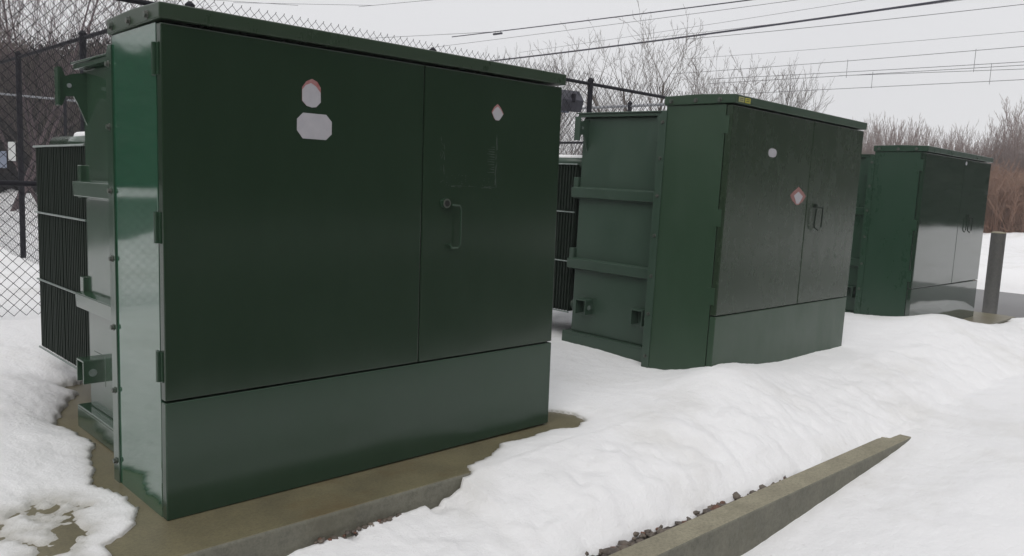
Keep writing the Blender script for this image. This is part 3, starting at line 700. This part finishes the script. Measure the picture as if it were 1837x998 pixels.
# ------------------------------------------------------------------ trees
def grow(seed, height, levels=5, stems=1, r0=.12, fork=.62, open_=.5, up=.25, twig=.011, stemlean=.3, bend=.07, keep=.8, first=.28):
    """ascending bare tree: straight-ish limbs that fork at narrow angles, ever finer"""
    rs = np.random.RandomState(seed); segs = []; trunk = []
    def branch(p, d, length, r, lev):
        n = (9, 7, 5, 4, 3)[min(lev, 4)]
        a0 = rs.uniform(0, 6.28)
        for i in range(n):
            dd = d+rs.normal(0, bend*(1+.25*lev), 3); dd[2] += up*.10; dd /= np.linalg.norm(dd)
            q = p+dd*length/n; r2 = max(r*(.86 if lev == 0 else .78), twig*.45)
            (trunk if lev == 0 else segs).append((p, q, r, r2))
            t = (i+1)/n
            if lev < levels and (t > first if lev == 0 else (i > 0 or rs.rand() < .4)) and rs.rand() < keep:
                for _ in range(2 if lev == 0 else 1):
                    a0 += 2.4+rs.uniform(-.5, .5); u = np.cross(dd, [0, 0, 1.0]); 
                    if np.linalg.norm(u) < .1: u = np.array([1.0, 0, 0])
                    u /= np.linalg.norm(u); v = np.cross(dd, u); side = u*math.cos(a0)+v*math.sin(a0)
                    tilt = open_*rs.uniform(.65, 1.25); nd = dd*math.cos(tilt)+side*math.sin(tilt); nd[2] += up*.35; nd /= np.linalg.norm(nd)
                    ln = length*(fork*(1.15-.45*t) if lev == 0 else fork*rs.uniform(.75, 1.05))
                    branch(q, nd, ln, max(r2*.6, twig*.8), lev+1)
            p, d, r = q, dd, r2
    for s_ in range(stems):
        a = 6.28*s_/max(stems, 1)+rs.rand(); k = stemlean if stems > 1 else .03
        d = np.array([math.cos(a)*k, math.sin(a)*k, 1.0]); d /= np.linalg.norm(d)
        branch(np.array([.06*math.cos(a)*(stems > 1), .06*math.sin(a)*(stems > 1), -.4]), d, height*rs.uniform(.85, 1)*.85, r0/math.sqrt(stems), 0)
    return trunk, segs
def stick_mesh(name, S, m, sides):
    P0 = np.array([s[0] for s in S]); P1 = np.array([s[1] for s in S]); V, Fc = tubes_np(P0, P1, [s[2] for s in S], [s[3] for s in S], sides)
    o = np_mesh(name, V, Fc, m, None, True); return o
tree_protos = {}
def tree(key, loc, scale, rz, label, group, params, mt, mc, first=True):
    T = empty('bare_tree', loc, (0, 0, rz)); T.scale = (scale, scale, scale); tag(T, label, 'tree', group)
    if key not in tree_protos:
        tr, sg = grow(**params); a = stick_mesh('trunk', tr, mt, 7); c = stick_mesh('crown', sg, mc, 3)
        H = max(s[1][2] for s in sg); tree_protos[key] = (a, c, H)
        a.parent = T; c.parent = T
    else:
        a, c, H = tree_protos[key]
        for o in (a, c):
            q = o.copy(); COL.objects.link(q); q.parent = T
    return T
def tree_to(key, px, dist, z, pytop, rz, *a):
    """scale the tree so that its top reaches the height seen there"""
    x, y, _ = ground_at(px, dist)
    T = tree(key, (x, y, z), 1, rz, *a); H = tree_protos[key][2]
    hor = 328.5+0.0463*(px-940); top = CAM[2]+(hor-pytop)/F_PX*dist*1.0
    s = (top-z)/H; T.scale = (s, s, s); return T
PA = dict(seed=4, height=9, levels=4, stems=4, r0=.38, open_=.60, fork=.50, twig=.011, stemlean=.42, keep=.66, first=.2, bend=.03, up=.35)
PB = dict(seed=5, height=8, levels=4, stems=3, r0=.30, open_=.60, fork=.50, twig=.011, stemlean=.42, keep=.64, first=.2, bend=.03, up=.35)
PC = dict(seed=9, height=7, levels=3, stems=8, r0=.16, open_=.42, fork=.45, twig=.010, stemlean=.45, up=.35, keep=.9, first=.15, bend=.025)
PD = dict(seed=14, height=6, levels=3, stems=3, r0=.08, open_=.42, fork=.36, twig=.010, stemlean=.25, up=.5, keep=.9, first=.1, bend=.03)
PE = dict(seed=33, height=6, levels=3, stems=4, r0=.08, open_=.38, fork=.36, twig=.010, stemlean=.3, up=.5, keep=.9, first=.1, bend=.03)
PF = dict(seed=47, height=11, levels=3, stems=4, r0=.16, open_=.6, fork=.45, twig=.012, stemlean=.5, keep=.9, up=.4, bend=.035)
mg = 'bare trees behind the fence'
tree_to('A', 1152, 40, -.1, 28, .3, 'tallest bare grey tree in the middle, spreading above the gap between nearest and middle transformers', mg, PA, m_bark, m_gtwig)
tree_to('B', 1285, 41, -.1, 62, 1.2, 'bare grey tree directly behind the roof of the middle transformer', mg, PB, m_bark, m_gtwig)
tree_to('C', 940, 44, -.1, 72, 2.0, 'dense bare bushy tree showing above the right end of the nearest roof', mg, PC, m_bark, m_gtwig)
tree_to('C', 1000, 47, -.1, 125, 4.0, 'small bare tree between the bushy tree and the tallest tree', mg, PC, m_bark, m_gtwig)
tree_to('C', 1345, 45, -.1, 118, .5, 'low bare tree leaning right of the middle transformer roof', mg, PC, m_bark, m_gtwig)
mg2 = 'bare trees at the left edge'
tree_to('F', 2, 24, -.1, -210, .2, 'purplish bare tree with thick stems at the left edge', mg2, PF, m_bark_red, m_bark_red)
tree_to('F', 92, 27, -.1, -150, 2.4, 'purplish bare tree holding a leaf nest, at the upper left', mg2, PF, m_bark_red, m_bark_red)
tree_to('C', 120, 30, -.1, 8, 1.5, 'smaller bare tree near the nearest transformer at the upper left', mg2, PC, m_bark_red, m_bark_red)
nx_, ny_, _ = ground_at(57, 26.5); nz_ = CAM[2]+(288-22)/F_PX*26.5
rs = np.random.RandomState(8); P0 = rs.normal(0, .12, (260, 3))*[1, 1, 1.15]; P1 = P0+rs.normal(0, .09, (260, 3))
V, Fc = tubes_np(P0, P1, np.full(260, .022), np.full(260, .012), 3)
nest = np_mesh('nest', V, Fc, m_nest); nest.location = (nx_, ny_, nz_); tag(nest, 'brown leaf nest high in the purplish bare tree at the upper left', 'nest')

# line of saplings on the right
rs = np.random.RandomState(77)
sap = [('D', PD), ('E', PE)]
N_S = 46
for k in range(N_S):
    px = 1540+(1960-1540)*k/(N_S-1)+rs.uniform(-6, 6); dist = rs.uniform(43, 56)
    top = np.interp(px, [1540, 1600, 1700, 1780, 1840, 1960], [226, 222, 240, 246, 216, 200])+rs.uniform(-8, 20)
    if k in (40, 31): top -= 30
    key, PP = sap[k % 2]
    where = 'beside the farthest transformer' if px > 1780 else 'showing over the farthest transformer'
    tree_to(key, px, dist, -.1, top, rs.uniform(0, 6), 'slender pale brown sapling in the dense row '+where, 'saplings in the row at the right', PP, m_twig, m_twig)

# scrub masses nobody could count
def scrub(name, label, path, depth, h, n, m, r=.012, lean=.35, hv=.35, seg=3, seed=1, zb=-.15, leaf=0, leafm=None):
    rs = np.random.RandomState(seed); path = np.array(path, float)
    seglen = np.linalg.norm(np.diff(path, axis=0), axis=1); cum = np.r_[0, np.cumsum(seglen)]
    s = rs.uniform(0, cum[-1], n); x = np.interp(s, cum, path[:, 0]); y = np.interp(s, cum, path[:, 1])
    k = np.clip(np.searchsorted(cum, s)-1, 0, len(seglen)-1); d = np.diff(path, axis=0)[k]/seglen[k][:, None]; nn = np.column_stack([-d[:, 1], d[:, 0]])
    o = rs.uniform(-.5, .5, n)*depth; x += nn[:, 0]*o; y += nn[:, 1]*o
    hh = (h if not callable(h) else h(s/cum[-1]))*(1-hv+hv*2*rs.rand(n))*(1+.5*vnoise(s, s*0+seed, .35))
    P0s = []; P1s = []; Ra = []; Rb = []
    p = np.column_stack([x, y, np.full(n, zb)]); dr = np.column_stack([rs.normal(0, lean*.5, n), rs.normal(0, lean*.5, n), np.ones(n)])
    for i in range(seg):
        q = p+dr*(hh/seg)[:, None]; P0s.append(p); P1s.append(q); Ra.append(np.full(n, r*(1-i/seg*.6))); Rb.append(np.full(n, r*(1-(i+1)/seg*.6)))
        for b_ in range(2 if i else 1):   # side twigs
            e = q-dr*(hh/seg)[:, None]*rs.rand(n)[:, None]
            f_ = e+np.column_stack([rs.normal(0, .3, n), rs.normal(0, .3, n), np.abs(rs.normal(.3, .2, n))])*(hh/seg)[:, None]*1.0
            P0s.append(e); P1s.append(f_); Ra.append(np.full(n, r*.6)); Rb.append(np.full(n, r*.35))
        p = q; dr = dr+np.column_stack([rs.normal(0, lean*.4, n), rs.normal(0, lean*.4, n), np.zeros(n)])
    V, Fc = tubes_np(np.concatenate(P0s), np.concatenate(P1s), np.concatenate(Ra), np.concatenate(Rb), 3)
    if leaf:
        nl = leaf; k = rs.randint(0, n, nl); c = np.column_stack([x[k], y[k], zb+hh[k]*rs.rand(nl)**.8])+rs.normal(0, .25, (nl, 3))
        a = rs.normal(0, 1, (nl, 3)); b2 = rs.normal(0, 1, (nl, 3)); a /= np.linalg.norm(a, axis=1)[:, None]; b2 /= np.linalg.norm(b2, axis=1)[:, None]
        sz = rs.uniform(.08, .22, (nl, 1)); Q = np.stack([c-a*sz, c+b2*sz*.6, c+a*sz, c-b2*sz*.6], 1).reshape(-1, 3)
        o0 = len(V); V = np.concatenate([V, Q]); Fc = np.concatenate([Fc, (np.arange(nl*4).reshape(-1, 4)+o0)])
    ob = np_mesh(name, V, Fc, m); tag(ob, label, 'undergrowth', kind='stuff'); return ob
gp = lambda px, d: ground_at(px, d)[:2]
scrub('undergrowth', 'rusty brown low undergrowth along the foot of the sapling row', [gp(1500, 41), gp(1700, 40.5), gp(1850, 40), gp(2100, 40)], 4, 2.0, 9000, m_rust, .016, .5, .5, 3, 4)
scrub('sapling_thicket', 'pale brown mass of twigs inside the sapling row', [gp(1480, 50), gp(1700, 49), gp(1850, 48), gp(2150, 47)], 9, lambda t_: 3.5+.9*sstep(.3, .8, t_), 10000, m_twig, .015, .22, .3, 4, 6)
scrub('thicket', 'dark brown thicket beyond the fence at the left', [gp(-420, 47), gp(-150, 43), gp(60, 40), gp(230, 42), gp(420, 48)], 8, 5.4, 9000, m_thick, .035, .22, .22, 4, 2, leaf=60000)
scrub('distant_scrub', 'low scrub far behind the transformers', [gp(380, 52), gp(700, 60), gp(1200, 62), gp(1520, 56)], 8, 3.2, 7000, m_twig, .02, .3, .4, 3, 3)
# woods on the other sides of the site, mirrored in the enamel
def woods(label, path, depth, h, n, seed, size=.55):
    rs = np.random.RandomState(seed); path = np.array(path, float); seglen = np.linalg.norm(np.diff(path, axis=0), axis=1); cum = np.r_[0, np.cumsum(seglen)]
    s = rs.uniform(0, cum[-1], n); x = np.interp(s, cum, path[:, 0]); y = np.interp(s, cum, path[:, 1])
    hh = h*(.72+.9*np.abs(vnoise(s, s*0+seed, .28))+.25*vnoise(s, s*0, .9)); z = hh*rs.rand(n)**.85
    c = np.column_stack([x+rs.normal(0, depth*.3, n), y+rs.normal(0, depth*.3, n), z-.2])
    a = rs.normal(0, 1, (n, 3)); b2 = rs.normal(0, 1, (n, 3)); a /= np.linalg.norm(a, axis=1)[:, None]; b2 /= np.linalg.norm(b2, axis=1)[:, None]
    sz = rs.uniform(.4, 1, (n, 1))*size; Q = np.stack([c-a*sz, c+b2*sz*.7, c+a*sz, c-b2*sz*.7], 1).reshape(-1, 3)
    o = np_mesh('woods', Q, np.arange(n*4).reshape(-1, 4), m_wood); return tag(o, label, 'woods', kind='stuff')
woods('dark evergreen woods across the road, mirrored in the transformer doors', [(-40, -24), (0, -21), (25, -26), (48, -22), (58, -12)], 5, 11, 85000, 1)
woods('dark woods beyond the lot, mirrored in the side of the nearest transformer', [(-38, -20), (-46, 10), (-36, 36), (-16, 44), (-6, 47)], 5, 9, 60000, 2, .7)

# damp winter air
hz = MB(); hz.box(-75, 95, -60, 95, -2.2, 14); ho = hz.build('haze', None); ho.location = (0, 0, 0)
hm = bpy.data.materials.new('haze'); hm.use_nodes = True; hm.node_tree.nodes.clear()
o_ = hm.node_tree.nodes.new('ShaderNodeOutputMaterial'); v_ = hm.node_tree.nodes.new('ShaderNodeVolumePrincipled')
v_.inputs['Density'].default_value = HAZE; v_.inputs['Color'].default_value = (.93, .93, .95, 1); hm.node_tree.links.new(v_.outputs[0], o_.inputs['Volume'])
ho.data.materials.append(hm); tag(ho, kind='stuff')
